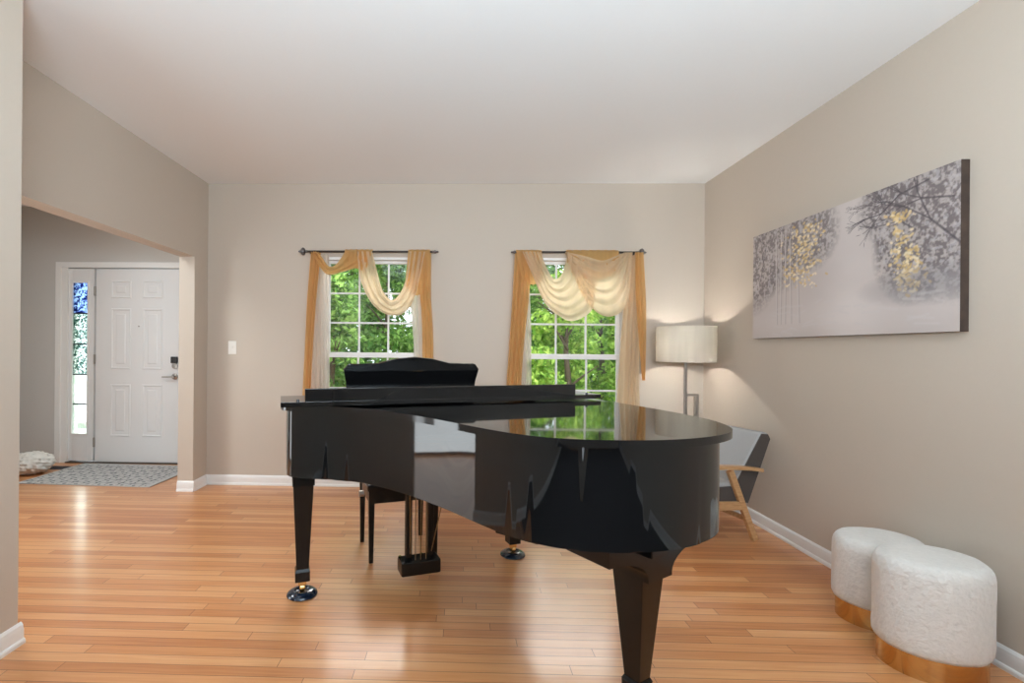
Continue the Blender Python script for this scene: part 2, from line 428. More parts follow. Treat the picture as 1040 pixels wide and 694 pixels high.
# assumed foyer stub out of view to the left, empty opening for added light
bm = BM(); box(bm, -4.10, -3.95, YR, 1.95, 0, H); box(bm, -4.10, -3.95, 2.75, 3.60, 0, H); box(bm, -4.10, -3.95, 1.95, 2.75, 2.1, H); box(bm, XF, -3.95, 3.60, 3.70, 0, H)
struct(obj('wall_foyer_side', bm, FOYER_WALL), 'assumed foyer side wall with an empty opening for an added light, left of the view', 'wall')
bm = BM(); box(bm, XL - .145, XL - .0, D + .16, DW, 0, H)
struct(obj('wall_foyer_right', bm, FOYER_WALL), 'right wall of the foyer', 'wall')

def baseboard(name, p, q, nrm, label, h=.088, t=.014):
    """profiled skirting from p to q, nrm = unit vector into the room"""
    prof = [(0, 0), (t + .008, 0), (t + .008, .012), (t + .004, .02), (t, .022), (t, h - .03), (t - .003, h - .022), (t - .004, h - .012), (t - .009, h - .004), (0, h)]
    bm = BM()
    A = [bm.verts.new((p[0] + nrm[0] * a, p[1] + nrm[1] * a, z)) for a, z in prof]
    B = [bm.verts.new((q[0] + nrm[0] * a, q[1] + nrm[1] * a, z)) for a, z in prof]
    for i in range(len(prof) - 1): bm.faces.new((A[i], A[i + 1], B[i + 1], B[i]))
    bm.faces.new(A); bm.faces.new(B[::-1]); bm.faces.new((A[-1], A[0], B[0], B[-1]))
    return struct(obj(name, bm, WHITE, smooth=25), label, 'baseboard')
baseboard('baseboard_back', (XL, D), (XR, D), (0, -1), 'white baseboard along the back wall')
baseboard('baseboard_right', (XR, YR), (XR, D), (-1, 0), 'white baseboard along the right wall')
baseboard('baseboard_left', (XL, 4.165), (XL, D), (1, 0), 'short white baseboard beside the foyer opening')
baseboard('baseboard_pier', (XL - .135, 4.165), (XL + .014, 4.165), (0, -1), 'white baseboard on the end of the opening')
baseboard('baseboard_near', (-1.826, YR), (-1.826, 1.99 + .014), (1, 0), 'white baseboard at the left edge of the view')
baseboard('baseboard_foyer', (XF, DW), (-4.29, DW), (0, -1), 'white baseboard in the foyer')
baseboard('baseboard_foyer_left', (XF, 0), (XF, DW), (1, 0), 'white baseboard along the foyer side')

# ------------------------------------------------------------------ windows
def window(name, cx, label):
    w = sempty(name, (cx, D, 0), label, 'window')
    fr = .03
    bm = BM()                                   # jamb liner and head set back in the wall
    box(bm, -WH, -WH + fr, .0, .15, WZ0, WZ1); box(bm, WH - fr, WH, .0, .15, WZ0, WZ1)
    box(bm, -WH + fr, WH - fr, .0, .15, WZ1 - .022, WZ1); box(bm, -WH + fr, WH - fr, .0, .15, WZ0, WZ0 + .025)
    obj('window_frame', bm, WHITE, w, smooth=0)
    bm = BM(); box(bm, -WH - .03, WH + .03, -.035, .02, WZ0 - .022, WZ0 + .003, .006)
    obj('window_sill', bm, WHITE, w)
    gw = .4155
    for part, z0, z1, y, rails in (('upper_sash', 1.168, 2.053, .075, (.045, .028)), ('lower_sash', .26, 1.212, .045, (.048, .06))):
        bm = BM(); a = WH - fr
        box(bm, -a, -a + .03, y, y + .03, z0, z1, .003); box(bm, a - .03, a, y, y + .03, z0, z1, .003)
        lo, hi = (rails[0], .025) if part == 'upper_sash' else (rails[1], .046)
        box(bm, -a + .03, a - .03, y, y + .03, z0, z0 + lo, .003); box(bm, -a + .03, a - .03, y, y + .03, z1 - hi, z1, .003)
        s = obj(part, bm, WHITE, w)
        gx0, gx1, gz0, gz1 = -a + .03, a - .03, z0 + lo, z1 - hi
        bm = BM()
        for k in (1, 2):
            x = gx0 + (gx1 - gx0) * k / 3; box(bm, x - .008, x + .008, y + .008, y + .022, gz0, gz1)
            z = gz0 + (gz1 - gz0) * k / 3; box(bm, gx0, gx1, y + .009, y + .021, z - .008, z + .008)
        obj('muntins', bm, WHITE, s, smooth=0)
        bm = BM(); box(bm, gx0 - .004, gx1 + .004, y + .0135, y + .0165, gz0 - .004, gz1 + .004)
        obj('glass_pane', bm, GLASS, s, smooth=0)
    return w
window('window_1', WIN[0][0], 'white sash window on the left behind the music desk')
window('window_2', WIN[1][0], 'white sash window on the right beside the lamp')

# ------------------------------------------------------------------ curtain rods and scarves
S1 = dict(
  tailL=([(-.532, 2.103), (-.559, 1.719), (-.576, 1.282), (-.594, .845), (-.602, .495)], [(-.445, 2.103), (-.48, 1.719), (-.506, 1.282), (-.524, .845), (-.532, .495)]),
  sheerL=([(-.497, 2.091), (-.506, 1.719), (-.515, 1.282), (-.532, .495)], [(-.383, 2.091), (-.383, 1.719), (-.375, 1.282), (-.366, .495)]),
  swagA_up=[(-.48, 2.103), (-.427, 2.051), (-.366, 1.972), (-.305, 1.981), (-.252, 2.051), (-.217, 2.112)],
  swagA_lo=[(-.515, 2.103), (-.454, 1.981), (-.366, 1.894), (-.235, 1.92), (-.094, 1.972), (.002, 2.042)],
  loop=([(-.226, 2.121), (-.103, 2.127), (.019, 2.121)], [(-.243, 1.928), (-.129, 1.955), (-.042, 1.92)]),
  swagB_up=[(.019, 2.103), (.063, 1.937), (.116, 1.762), (.195, 1.675), (.274, 1.745), (.326, 1.894), (.352, 2.103)],
  swagB_lo=[(-.112, 2.103), (-.077, 1.85), (.028, 1.64), (.168, 1.544), (.309, 1.561), (.405, 1.719), (.484, 2.103)],
  loopR=([(.335, 2.125), (.431, 2.130), (.528, 2.125)], [(.309, 1.806), (.414, 1.719), (.519, 1.806)]),
  tailR=([(.44, 2.103), (.432, 1.806), (.455, 1.544), (.466, 1.177), (.475, .495)], [(.536, 2.103), (.536, 1.719), (.554, 1.457), (.563, 1.177), (.571, .495)]),
  sheerR=([(.344, 1.719), (.37, 1.457), (.387, 1.177), (.379, .495)], [(.466, 1.806), (.484, 1.457), (.493, 1.177), (.501, .495)]))
S2 = dict(
  tailL=([(-.537, 2.104), (-.555, 1.731), (-.58, 1.297), (-.606, .863), (-.614, .516)], [(-.383, 2.104), (-.409, 1.731), (-.452, 1.297), (-.478, .863), (-.486, .516)]),
  sheerL=([(-.452, 1.861), (-.469, 1.471), (-.478, .863), (-.486, .516)], [(-.4, 1.818), (-.383, 1.471), (-.375, .863), (-.375, .516)]),
  swagA_up=[(-.315, 2.104), (-.281, 1.992), (-.212, 1.87), (-.152, 1.887), (-.109, 1.992), (-.084, 2.104)],
  swagA_lo=[(-.478, 2.104), (-.383, 1.861), (-.289, 1.644), (-.169, 1.54), (-.067, 1.497), (.053, 1.54), (.13, 1.627), (.156, 1.861)],
  swagB_up=[(-.092, 2.104), (.079, 2.061), (.207, 2.026), (.31, 2.061), (.413, 2.104)],
  swagB_lo=[(-.101, 2.104), (-.007, 1.818), (.096, 1.627), (.224, 1.54), (.353, 1.575), (.43, 1.731), (.473, 2.104)],
  loopL=([(-.529, 2.122), (-.418, 2.128), (-.306, 2.113)], [(-.478, 1.861), (-.383, 1.818), (-.289, 1.879)]),
  loopM=([(-.092, 2.113), (.122, 2.122), (.361, 2.113)], [(-.075, 1.94), (.147, 1.861), (.361, 1.931)]),
  tailR=([(.464, 2.104), (.43, 1.818), (.396, 1.471), (.37, 1.037), (.353, .69), (.344, .516)], [(.55, 2.104), (.558, 1.818), (.55, 1.471), (.55, 1.037), (.558, .69), (.558, .516)]),
  jabot=([(.498, 2.104), (.507, 1.731), (.533, 1.384), (.567, .993)], [(.567, 2.104), (.592, 1.731), (.601, 1.384), (.592, .993)]))

ROD_Y = -.09                                    # rod axis in front of the wall
def drape(name, m, parent, A, B, y0, bulge=0.0, folds=3, amp=.012, across=True, N=40, M=30, seed=0):
    """cloth between two guide lines; folds run along them (across=True) or are gathered around a rod"""
    rnd = random.Random(seed)
    A = resample(catmull(A, 10), N); B = resample(catmull(B, 10), N)
    ph = rnd.random() * 6.28; ph2 = rnd.random() * 6.28
    g = []
    for i in range(N):
        s = i / (N - 1); row = []
        for j in range(M):
            t = j / (M - 1); p = A[i] * (1 - t) + B[i] * t
            w = math.sin(2 * PI * folds * t + ph + .5 * math.sin(3 * s + ph2)) + .4 * math.sin(2 * PI * folds * 2.3 * t + ph2 + s * 2)
            y = y0 - bulge * math.sin(PI * s) * (.4 + .6 * t) - amp * w
            row.append((p[0], y, p[1]))
        g.append(row)
    bm = BM(); sheet(bm, g)
    return obj(name, bm, m, parent, smooth=180)

def loop_over(name, m, parent, top, bot, folds, amp, seed):
    """cloth thrown over the rod: back flap, over the top, down the front to the lower line"""
    rnd = random.Random(seed); N, M = 14, 44
    T = resample(catmull(top, 10), M); B = resample(catmull(bot, 10), M); ph = rnd.random() * 6
    g = []
    for i in range(N + 5):
        row = []
        for j in range(M):
            s = j / (M - 1)
            w = math.sin(2 * PI * folds * s + ph) + .5 * math.sin(2 * PI * folds * 1.9 * s + 1 + ph)
            if i < 5:
                a = PI * i / 5; rr = .017 + .002 * w
                row.append((T[j][0], ROD_Y + rr * math.cos(a), 2.110 + rr * math.sin(a) - (0.02 if i == 0 else 0)))
            else:
                t = (i - 5) / (N - 1); z = 2.110 * (1 - t) + B[j][1] * t; x = T[j][0] * (1 - t) + B[j][0] * t
                row.append((x, ROD_Y - .018 - amp * (.25 + t) * (w + 1.2) * .6, z))
        g.append(row)
    bm = BM(); sheet(bm, g)
    return obj(name, bm, m, parent, smooth=180)

def rod(cx, x0, x1, label, fins=(1, 1)):
    r = thing('curtain_rod', label, 'curtain rod', (cx, D, 0), 0, 'curtain rods over the two windows')
    bm = BM(); tube(bm, [(x0, ROD_Y, 2.108), (x1, ROD_Y, 2.108)], .0095, 12); obj('pole', bm, RODM, r)
    for sgn, x, big in ((-1, x0, fins[0]), (1, x1, fins[1])):
        bm = BM(); k = 1.45 if big else .55
        prof = [(.0, 0), (.011, .002), (.012, .012), (.008, .016), (.017 * k + .004, .026), (.023 * k + .002, .040), (.018 * k, .054), (.008, .062), (.010, .070), (.005, .080), (0, .083)]
        lathe(bm, prof, 16)
        for v in bm.verts: v.co = Vector((x + sgn * v.co.z * (1 if big else .7), ROD_Y + v.co.x, 2.108 + v.co.y))
        obj('finial', bm, FINIAL, r)
        xb = x - sgn * .03
        bm = BM(); box(bm, xb - .006, xb + .006, ROD_Y - .004, 0, 2.085, 2.097); box(bm, xb - .012, xb + .012, -.006, 0, 2.06, 2.125)
        tube(bm, [(xb, ROD_Y, 2.092), (xb, ROD_Y, 2.099)], .010, 10)
        obj('bracket', bm, RODM, r)
    return r
rod(-0.77, -.565, .545, 'dark curtain rod above the left window', (1, 0))
rod(1.04, -.515, .525, 'dark curtain rod above the right window', (0, 1))

g1 = thing('curtain_scarf', 'gold sheer scarf swagged over the rod of the left window', 'curtain', (-0.77, D, 0), 0, 'gold scarves over the window rods')
drape('left_tail', GOLDV, g1, *S1['tailL'], ROD_Y + .005, 0, 3, .018, seed=1)
drape('lower_swag', BACKLITV, g1, S1['swagB_up'], S1['swagB_lo'], ROD_Y - .02, .05, 3, .018, seed=3)
drape('upper_swag', GOLDV, g1, S1['swagA_up'], S1['swagA_lo'], ROD_Y - .02, .035, 2, .010, seed=2)
loop_over('center_loop', GOLDV, g1, *S1['loop'], 5, .010, 4)
loop_over('right_loop', GOLDV, g1, *S1['loopR'], 4, .012, 5)
drape('right_tail', GOLDV, g1, *S1['tailR'], ROD_Y + .005, 0, 2, .012, seed=6)
c = drape('sheer_curtain', WHITEV, None, *S1['sheerL'], -.034, 0, 4, .008, seed=7); c.location = (-0.77, D, 0)
tag(c, 'white sheer panel hanging at the left side of the left window', 'curtain', 'white sheers inside the windows')
c = drape('sheer_curtain', WHITEV, None, *S1['sheerR'], -.034, 0, 3, .008, seed=8); c.location = (-0.77, D, 0)
tag(c, 'white sheer panel hanging at the right side of the left window', 'curtain', 'white sheers inside the windows')

g2 = thing('curtain_scarf', 'gold sheer scarf, tinted pale as if backlit, in two deep swags over the right window', 'curtain', (1.04, D, 0), 0, 'gold scarves over the window rods')
drape('left_tail', GOLDV, g2, *S2['tailL'], ROD_Y + .005, 0, 4, .020, seed=11)
drape('left_swag', BACKLITV, g2, S2['swagA_up'], S2['swagA_lo'], ROD_Y - .03, .07, 5, .019, seed=12)
drape('right_swag', BACKLITV, g2, S2['swagB_up'], S2['swagB_lo'], ROD_Y - .02, .06, 5, .018, seed=13)
loop_over('left_loop', GOLDV, g2, *S2['loopL'], 5, .012, 14)
loop_over('center_loop', GOLDV, g2, *S2['loopM'], 7, .010, 15)
drape('right_tail', BACKLITV, g2, *S2['tailR'], ROD_Y + .01, 0, 4, .022, seed=16)
drape('jabot', GOLDV, g2, *S2['jabot'], ROD_Y - .03, 0, 2, .010, seed=17)
c = drape('sheer_curtain', WHITEV, None, *S2['sheerL'], -.034, 0, 3, .008, seed=18); c.location = (1.04, D, 0)
tag(c, 'white sheer panel hanging at the left side of the right window', 'curtain', 'white sheers inside the windows')

# ------------------------------------------------------------------ front door, sidelight and trim
def casing():
    bm = BM(); x0, x1, zt, w, t = SX0 - .005, SX1 + .005, 2.085, .062, .018
    for a0, a1, b0, b1 in ((x0 - w + .01, x0 + .01, 0, zt + w), (x1 - .01, x1 + w - .01, 0, zt + w), (x0 + .01, x1 - .01, zt, zt + w)):
        box(bm, a0, a1, DW - t, DW, b0, b1, .004)
    box(bm, x0 + .01, -3.872 - .29, DW - .008, DW + .1, 0, zt); 
    return struct(obj('trim_1', bm, WHITE), 'white casing around the front door', 'trim')
casing()
d = sempty('door_1', (-3.869, DW, 0), 'white six panel front door with keypad lock', 'door')
DWID, DZ0, DZ1 = .914, .012, 2.078
bm = BM(); box(bm, 0, DWID, .012, .056, DZ0, DZ1, .002); obj('door_slab', bm, DOORW, d)
for (x0, x1) in ((.165, .385), (.510, .730)):
    for (z0, z1) in ((1.765, 1.955), (1.005, 1.655), (.285, .845)):
        bm = BM()
        # moulded raised panel: outer bead, sunk groove, raised field
        def ring(i, y): return [bm.verts.new((x, y, z)) for x, z in ((x0 + i, z0 + i), (x1 - i, z0 + i), (x1 - i, z1 - i), (x0 + i, z1 - i))]
        steps = [(0, .012), (.006, .004), (.014, .004), (.030, .020), (.044, .020), (.066, .006)]
        R = [ring(i, y) for i, y in steps]
        for a, b in zip(R, R[1:]):
            for k in range(4): bm.faces.new((a[k], a[(k + 1) % 4], b[(k + 1) % 4], b[k]))
        bm.faces.new(R[-1])
        obj('raised_panel', bm, DOORW, d, smooth=0)
for z in (1.84, 1.11, .22):
    bm = BM(); tube(bm, [(-.006, .004, z - .05), (-.006, .004, z + .05)], .007, 10); box(bm, -.022, .0, .008, .014, z - .05, z + .05)
    obj('hinge', bm, NICKEL, d)
bm = BM(); box(bm, .828, .898, -.012, .014, 1.075, 1.145, .006); o = obj('keypad', bm, DARK, d)
bm = BM(); lathe(bm, [(0, 0), (.026, 0), (.030, .006), (.030, .014), (0, .016)], 20)
for v in bm.verts: v.co = Vector((.868 + v.co.x, .012 - v.co.z, 1.045 + v.co.y))
obj('lock_cylinder', bm, NICKEL, d)
bm = BM(); lathe(bm, [(0, 0), (.033, 0), (.033, .008), (.014, .014), (.012, .05), (0, .052)], 20)
for v in bm.verts: v.co = Vector((.866 + v.co.x, .012 - v.co.z, .932 + v.co.y))
tube(bm, [(.866, -.035, .932), (.83, -.042, .932), (.755, -.040, .930)], [.010, .009, .006], 10)
obj('lever_handle', bm, NICKEL, d)
bm = BM(); lathe(bm, [(0, 0), (.008, 0), (.008, .006), (.004, .007), (0, .007)], 12)
for v in bm.verts: v.co = Vector((.471 + v.co.x, .012 - v.co.z, 1.466 + v.co.y))
obj('peephole', bm, NICKEL, d)
bm = BM(); box(bm, SX0 + .06, SX1, DW - .02, DW + .15, 0, .011, .003)
struct(obj('trim_2', bm, THRESH), 'dark door threshold', 'trim')
bm = BM(); box(bm, SX0 + .005, -3.895, DW + .07, DW + .16, 0, .02); box(bm, SX0, SX1, DW + .045, DW + .16, 2.074, 2.10); box(bm, -3.897, -3.862, DW + .05, DW + .15, 0, 2.10); box(bm, SX0, -4.168, DW + .05, DW + .15, 0, 2.10); box(bm, -2.953, SX1, DW + .01, DW + .16, 0, 2.10)
struct(obj('trim_3', bm, WHITE), 'white door frame rebate', 'trim')

sl = sempty('window_3', (-4.165, DW, 0), 'narrow sidelight window beside the front door', 'window')
gx0, gx1, gz0, gz1 = .035, .213, .305, 1.935
bm = BM()
box(bm, -.005, gx0, .012, .056, .02, 2.08, .003); box(bm, gx1, .276, .012, .056, .02, 2.08, .003)
box(bm, gx0, gx1, .012, .056, .02, gz0, .003); box(bm, gx0, gx1, .012, .056, gz1, 2.08, .003)
obj('sidelight_panel', bm, DOORW, sl)
bm = BM()
for a0, a1, b0, b1 in ((gx0 - .012, gx0 + .008, gz0 - .012, gz1 + .012), (gx1 - .008, gx1 + .012, gz0 - .012, gz1 + .012), (gx0, gx1, gz0 - .012, gz0 + .008), (gx0, gx1, gz1 - .008, gz1 + .012)):
    box(bm, a0, a1, .004, .022, b0, b1, .003)
obj('glazing_bead', bm, WHITE, sl)
cuts = [gz0, .625, .945, 1.27, 1.60, gz1]
for k, m in enumerate((FROST2, FROST2, FROST, FROST, BLUEG)):
    bm = BM(); box(bm, gx0, gx1, .030, .036, cuts[k], cuts[k + 1])
    obj('glass_pane', bm, m, sl, smooth=0)
for k in range(1, 5):
    bm = BM(); box(bm, gx0 + .004, gx1 - .004, .022, .040, cuts[k] - .007, cuts[k] + .007)
    obj('came', bm, DARK, sl, smooth=0)

# light switch on the back wall
s = thing('light_switch', 'white light switch plate on the back wall', 'switch', (-2.045, D, 1.247))
bm = BM(); box(bm, -.037, .037, -.006, 0, -.060, .060, .003); obj('plate', bm, PLASTIC, s)
bm = BM(); box(bm, -.006, .006, -.016, -.005, -.004, .016, .002); obj('toggle', bm, PLASTIC, s)

# ------------------------------------------------------------------ foyer floor things
bm = BM(); box(bm, -.63, .63, -.385, .385, 0, .009, .003)
o = obj('rug', bm, RUG); o.location = (-3.325, 4.655, 0); o.rotation_euler = (0, 0, math.radians(-2.5))
tag(o, 'grey rug with dark trellis pattern lying by the front door', 'rug')

v = thing('floor_vent', 'small dark metal floor register between rug and foyer wall', 'vent', (-4.10, 4.875, 0))
bm = BM()
for a in ((-.15, -.12, -.06, .06), (.12, .15, -.06, .06), (-.12, .12, -.06, -.045), (-.12, .12, .045, .06)): box(bm, a[0], a[1], a[2], a[3], 0, .006)
obj('frame', bm, VENT, v)
bm = BM()
for k in range(12): box(bm, -.118 + k * .0207, -.110 + k * .0207, -.045, .045, 0, .004)
box(bm, -.12, .12, -.003, .003, 0, .005)
obj('louvers', bm, VENT, v)

def cloth_bundle():
    bm = BM(); bmesh.ops.create_icosphere(bm, subdivisions=5, radius=1)
    rnd = np.random.RandomState(3)
    K = rnd.normal(size=(7, 3)); K /= np.linalg.norm(K, axis=1)[:, None]; ph = rnd.rand(7) * 6; fr = 5 + rnd.rand(7) * 9
    for v in bm.verts:
        p = np.array(v.co)
        w = sum(abs(math.sin(f * float(p @ k) + q)) for k, f, q in zip(K, fr, ph)) / 7
        r = .72 + .42 * w
        v.co = Vector((p[0] * .20 * r, p[1] * .19 * r, max(-.098, p[2] * .105 * r) + .098))
    return obj('cloth_bundle', bm, CLOTHB, smooth=50)
o = cloth_bundle(); o.location = (-4.17, 4.66, 0)
tag(o, 'crumpled white cloth bundle on the floor left of the rug', 'cloth')

# ================================================================== THE GRAND PIANO
TH = math.radians(20)
PX, PY = -.773, 2.45
piano = thing('grand_piano', 'polished black grand piano standing in the middle of the oak floor', 'piano', (PX, PY, 0), TH)
def L2(u, v): return (u, -v)                    # piano frame: u bass-wards, v tail-wards
bent = [(-.085, .20), (-.083, .265), (-.062, .325), (.01, .368), (.115, .425), (.23, .52), (.345, .69), (.44, .90), (.515, 1.12), (.565, 1.24), (.635, 1.335),
        (.73, 1.395), (.86, 1.44), (.995, 1.45), (1.125, 1.425), (1.225, 1.365), (1.30, 1.255), (1.345, 1.10), (1.365, .85), (1.368, .55), (1.368, .24)]
curve = catmull(bent, 8)
ZB, ZT, ZL = .680, .978, 1.004                  # rim bottom, rim top, lid top
outer = [(-.085, -.25)] + curve + [(1.368, -.25)]
inner = offset_open(outer, .045)
if abs(inner[5][0] - .0) > 0 and inner[0][0] < outer[0][0]: inner = offset_open(outer, -.045)
bm = BM()
ring = [L2(*p) for p in outer]; rin = [L2(*p) for p in inner]
n = len(ring)
def wallstrip(a, za, b, zb):
    A = [bm.verts.new((p[0], p[1], za)) for p in a]; B = [bm.verts.new((p[0], p[1], zb)) for p in b]
    return A, B
O0 = [bm.verts.new((p[0], p[1], ZB)) for p in ring]; O1 = [bm.verts.new((p[0], p[1], ZT)) for p in ring]
I0 = [bm.verts.new((p[0], p[1], ZB)) for p in rin]; I1 = [bm.verts.new((p[0], p[1], ZT)) for p in rin]
rimfaces = []
for i in range(n - 1):
    for a, b, c_, d_ in ((O0[i], O0[i + 1], O1[i + 1], O1[i]), (I0[i + 1], I0[i], I1[i], I1[i + 1]), (O1[i], O1[i + 1], I1[i + 1], I1[i]), (O0[i + 1], O0[i], I0[i], I0[i + 1])):
        bm.faces.new((a, b, c_, d_))
bm.faces.new((O0[0], O1[0], I1[0], I0[0])); bm.faces.new((O0[-1], I0[-1], I1[-1], O1[-1]))
es = [e for e in bm.edges if all(v in set(O0) for v in e.verts) or all(v in set(O1) for v in e.verts)]
bmesh.ops.bevel(bm, geom=es, offset=.004, segments=2, profile=.5, affect='EDGES')
obj('rim', bm, LACQ, piano, smooth=30)
# soundboard / underside
inn2 = offset_open(outer, .03 if inner is not None and inner[len(inner)//2][1] < outer[len(outer)//2][1] else -.03)
bm = BM(); prism(bm, [L2(*p) for p in offset_open(outer, .02) if True][::-1] if False else [L2(*p) for p in inner], ZB + .05, ZB + .075)
obj('soundboard', bm, LACQ2, piano, smooth=0)
# braces under the case
def ubar(name, a, b, w, z0, z1, m=LACQ2):
    bm = BM(); pa, pb = L2(*a), L2(*b); zc = (z0 + z1) / 2
    bar(bm, (pa[0], pa[1], zc), (pb[0], pb[1], zc), w, z1 - z0, bev=.004)
    return obj(name, bm, m, piano)
ubar('underside_brace', (.35, .18), (.90, 1.30), .07, .60, .735)
ubar('underside_brace', (.75, .18), (1.02, 1.33), .07, .60, .735)
ubar('underside_brace', (1.15, .18), (1.12, 1.25), .07, .60, .735)
# keybed, keyboard, fallboard
bm = BM(); box(bm, -.045, 1.33, -.16, .25, ZB - .03, ZB + .06, .004); obj('keybed', bm, LACQ2, piano)
bm = BM(); box(bm, -.04, 1.325, .225, .25, ZB, .775, .004); obj('keyslip', bm, LACQ, piano)
for s0, s1 in ((-.045, .03), (1.255, 1.33)):
    bm = BM(); box(bm, s0, s1, .05, .225, ZB + .06, .80, .006); obj('key_block', bm, LACQ, piano)
bm = BM(); kw = 1.221 / 52
for k in range(52): box(bm, .033 + k * kw, .033 + (k + 1) * kw - .001, .075, .222, ZB + .06, .758, .001, 1)
wk = obj('white_keys', bm, IVORY, piano)
bm = BM(); pat = [1, 1, 0, 1, 1, 1, 0]
for k in range(51):
    if (k % 7) in (0, 2, 3, 5, 6):
        x = .033 + (k + 1) * kw; box(bm, x - .005, x + .005, .075, .170, ZB + .06, .770, .001, 1)
obj('black_keys', bm, LACQ2, piano)
bm = BM(); box(bm, .02, 1.265, .045, .068, .745, .93, .006); obj('fallboard', bm, LACQ, piano)
bm = BM(); box(bm, -.04, 1.32, -.235, .03, .86, .875); obj('iron_plate', bm, PLATE, piano)
# music shelf and desk
bm = BM(); box(bm, .02, 1.26, -.20, .02, .965, .985, .004); obj('music_shelf', bm, LACQ, piano)
prof = [(-.355, 0), (-.357, .10), (-.372, .155), (-.374, .165), (-.352, .192), (-.338, .196), (-.29, .190), (-.20, .198), (-.10, .222), (0, .232), (.10, .222), (.20, .198), (.29, .190), (.338, .196), (.352, .192), (.374, .165), (.372, .155), (.357, .10), (.355, 0)]
bm = BM()
A = [bm.verts.new((x, 0, z)) for x, z in prof]; B = [bm.verts.new((x, .016, z)) for x, z in prof]
bm.faces.new(A); bm.faces.new(B[::-1])
for i in range(len(prof)): bm.faces.new((A[i], A[(i + 1) % len(prof)], B[(i + 1) % len(prof)], B[i]))
bmesh.ops.bevel(bm, geom=[e for e in bm.edges if abs(e.verts[0].co.y - e.verts[1].co.y) < 1e-6], offset=.003, segments=2, profile=.5, affect='EDGES')
ml = Matrix.Translation((.568, .0, .978)) @ Matrix.Rotation(math.radians(12), 4, 'X')
bm.transform(ml); obj('music_desk', bm, LACQ, piano, smooth=30)
# lid with front flap folded back on it
lid_pts = [(-.112, .235), (-.112, .30), (-.098, .365), (-.04, .42), (.09, .475), (.20, .565), (.305, .715), (.40, .92), (.478, 1.135), (.533, 1.262), (.607, 1.362), (.713, 1.427), (.855, 1.474),
           (.995, 1.484), (1.135, 1.458), (1.248, 1.392), (1.332, 1.268), (1.378, 1.108), (1.398, .85), (1.40, .55), (1.40, .235)]
lidc = catmull(lid_pts, 8)
bm = BM(); prism(bm, [L2(*p) for p in lidc], ZT + .003, ZL, .008, 3); obj('lid', bm, LACQ, piano, smooth=40)
bm = BM(); box(bm, -.112, 1.40, -.515, -.235, ZL + .007, ZL + .027, .0015); flap = obj('lid_flap', bm, LACQ, piano, smooth=40)
for u in (-.045, 1.33):
    bm = BM(); lathe(bm, [(0, 0), (.007, 0), (.006, .009), (0, .010)], 12, u, -.495)
    for v in bm.verts: v.co.z += ZL + .027
    obj('bumper', bm, DARK, flap)
bm = BM(); box(bm, -.018, 1.255, -.512, -.494, ZL + .027, ZL + .080, .002); obj('flap_rail', bm, LACQ, flap)
for u in (.15, .65, 1.15):
    bm = BM(); box(bm, u - .035, u + .035, -.236, -.229, ZT + .004, ZL + .027); obj('lid_hinge', bm, BRASS, piano)

# legs
def leg(u, v, ztop, wtop, rot, flare):
    x, y = L2(u, v)
    bm = BM()
    frustum(bm, (x, y, .140), (.030, .030), (x, y, ztop), (wtop, wtop), rot, .003)
    frustum(bm, (x, y, .077), (.036, .036), (x, y, .128), (.036, .036), rot, .003)
    frustum(bm, (x, y, .128), (.036, .036), (x, y, .140), (.030, .030), rot)
    lg = obj('leg', bm, LACQ2, piano, smooth=20)
    # moulded block that flares up to the case
    bm = BM(); hw, dp, rise = flare
    cv = [(wtop + .003 + (hw - wtop - .003) * (1 - math.cos(t * PI / 16)), ztop + rise * math.sin(t * PI / 16)) for t in range(9)]
    half = [(wtop + .003, ztop - .012)] + cv + [(hw, .735)]
    pr = half + [(-a, z) for a, z in half[::-1]]
    A = [bm.verts.new((a, -dp, z)) for a, z in pr]; B = [bm.verts.new((a, dp, z)) for a, z in pr]
    bm.faces.new(A); bm.faces.new(B[::-1])
    for i in range(len(pr)): bm.faces.new((A[i], A[(i + 1) % len(pr)], B[(i + 1) % len(pr)], B[i]))
    bm.transform(Matrix.Translation((x, y, 0)) @ Matrix.Rotation(rot, 4, 'Z'))
    obj('leg_block', bm, LACQ2, lg, smooth=25)
    bm = BM(); box(bm, x - .020, x + .020, y - .014, y + .014, .050, .077, .003)
    lathe(bm, [(0, -.013), (.017, -.013), (.021, -.009), (.021, .009), (.017, .013), (0, .013)], 20)
    nv = [v for v in bm.verts if abs(v.co.z) < .0131]
    for v_ in nv: v_.co = Vector((x + v_.co.z, y + v_.co.x, .038 + v_.co.y))
    obj('caster', bm, BRASS, lg)
leg(.0, -.0, .58, .050, 0, (.075, .07, .10))
leg(1.235, -.11, .58, .050, 0, (.075, .07, .10))
leg(1.05, 1.20, .515, .060, math.radians(14), (.255, .085, .08))
ubar('underside_brace', (.688, .872), (.785, 1.02), .075, .560, .735)
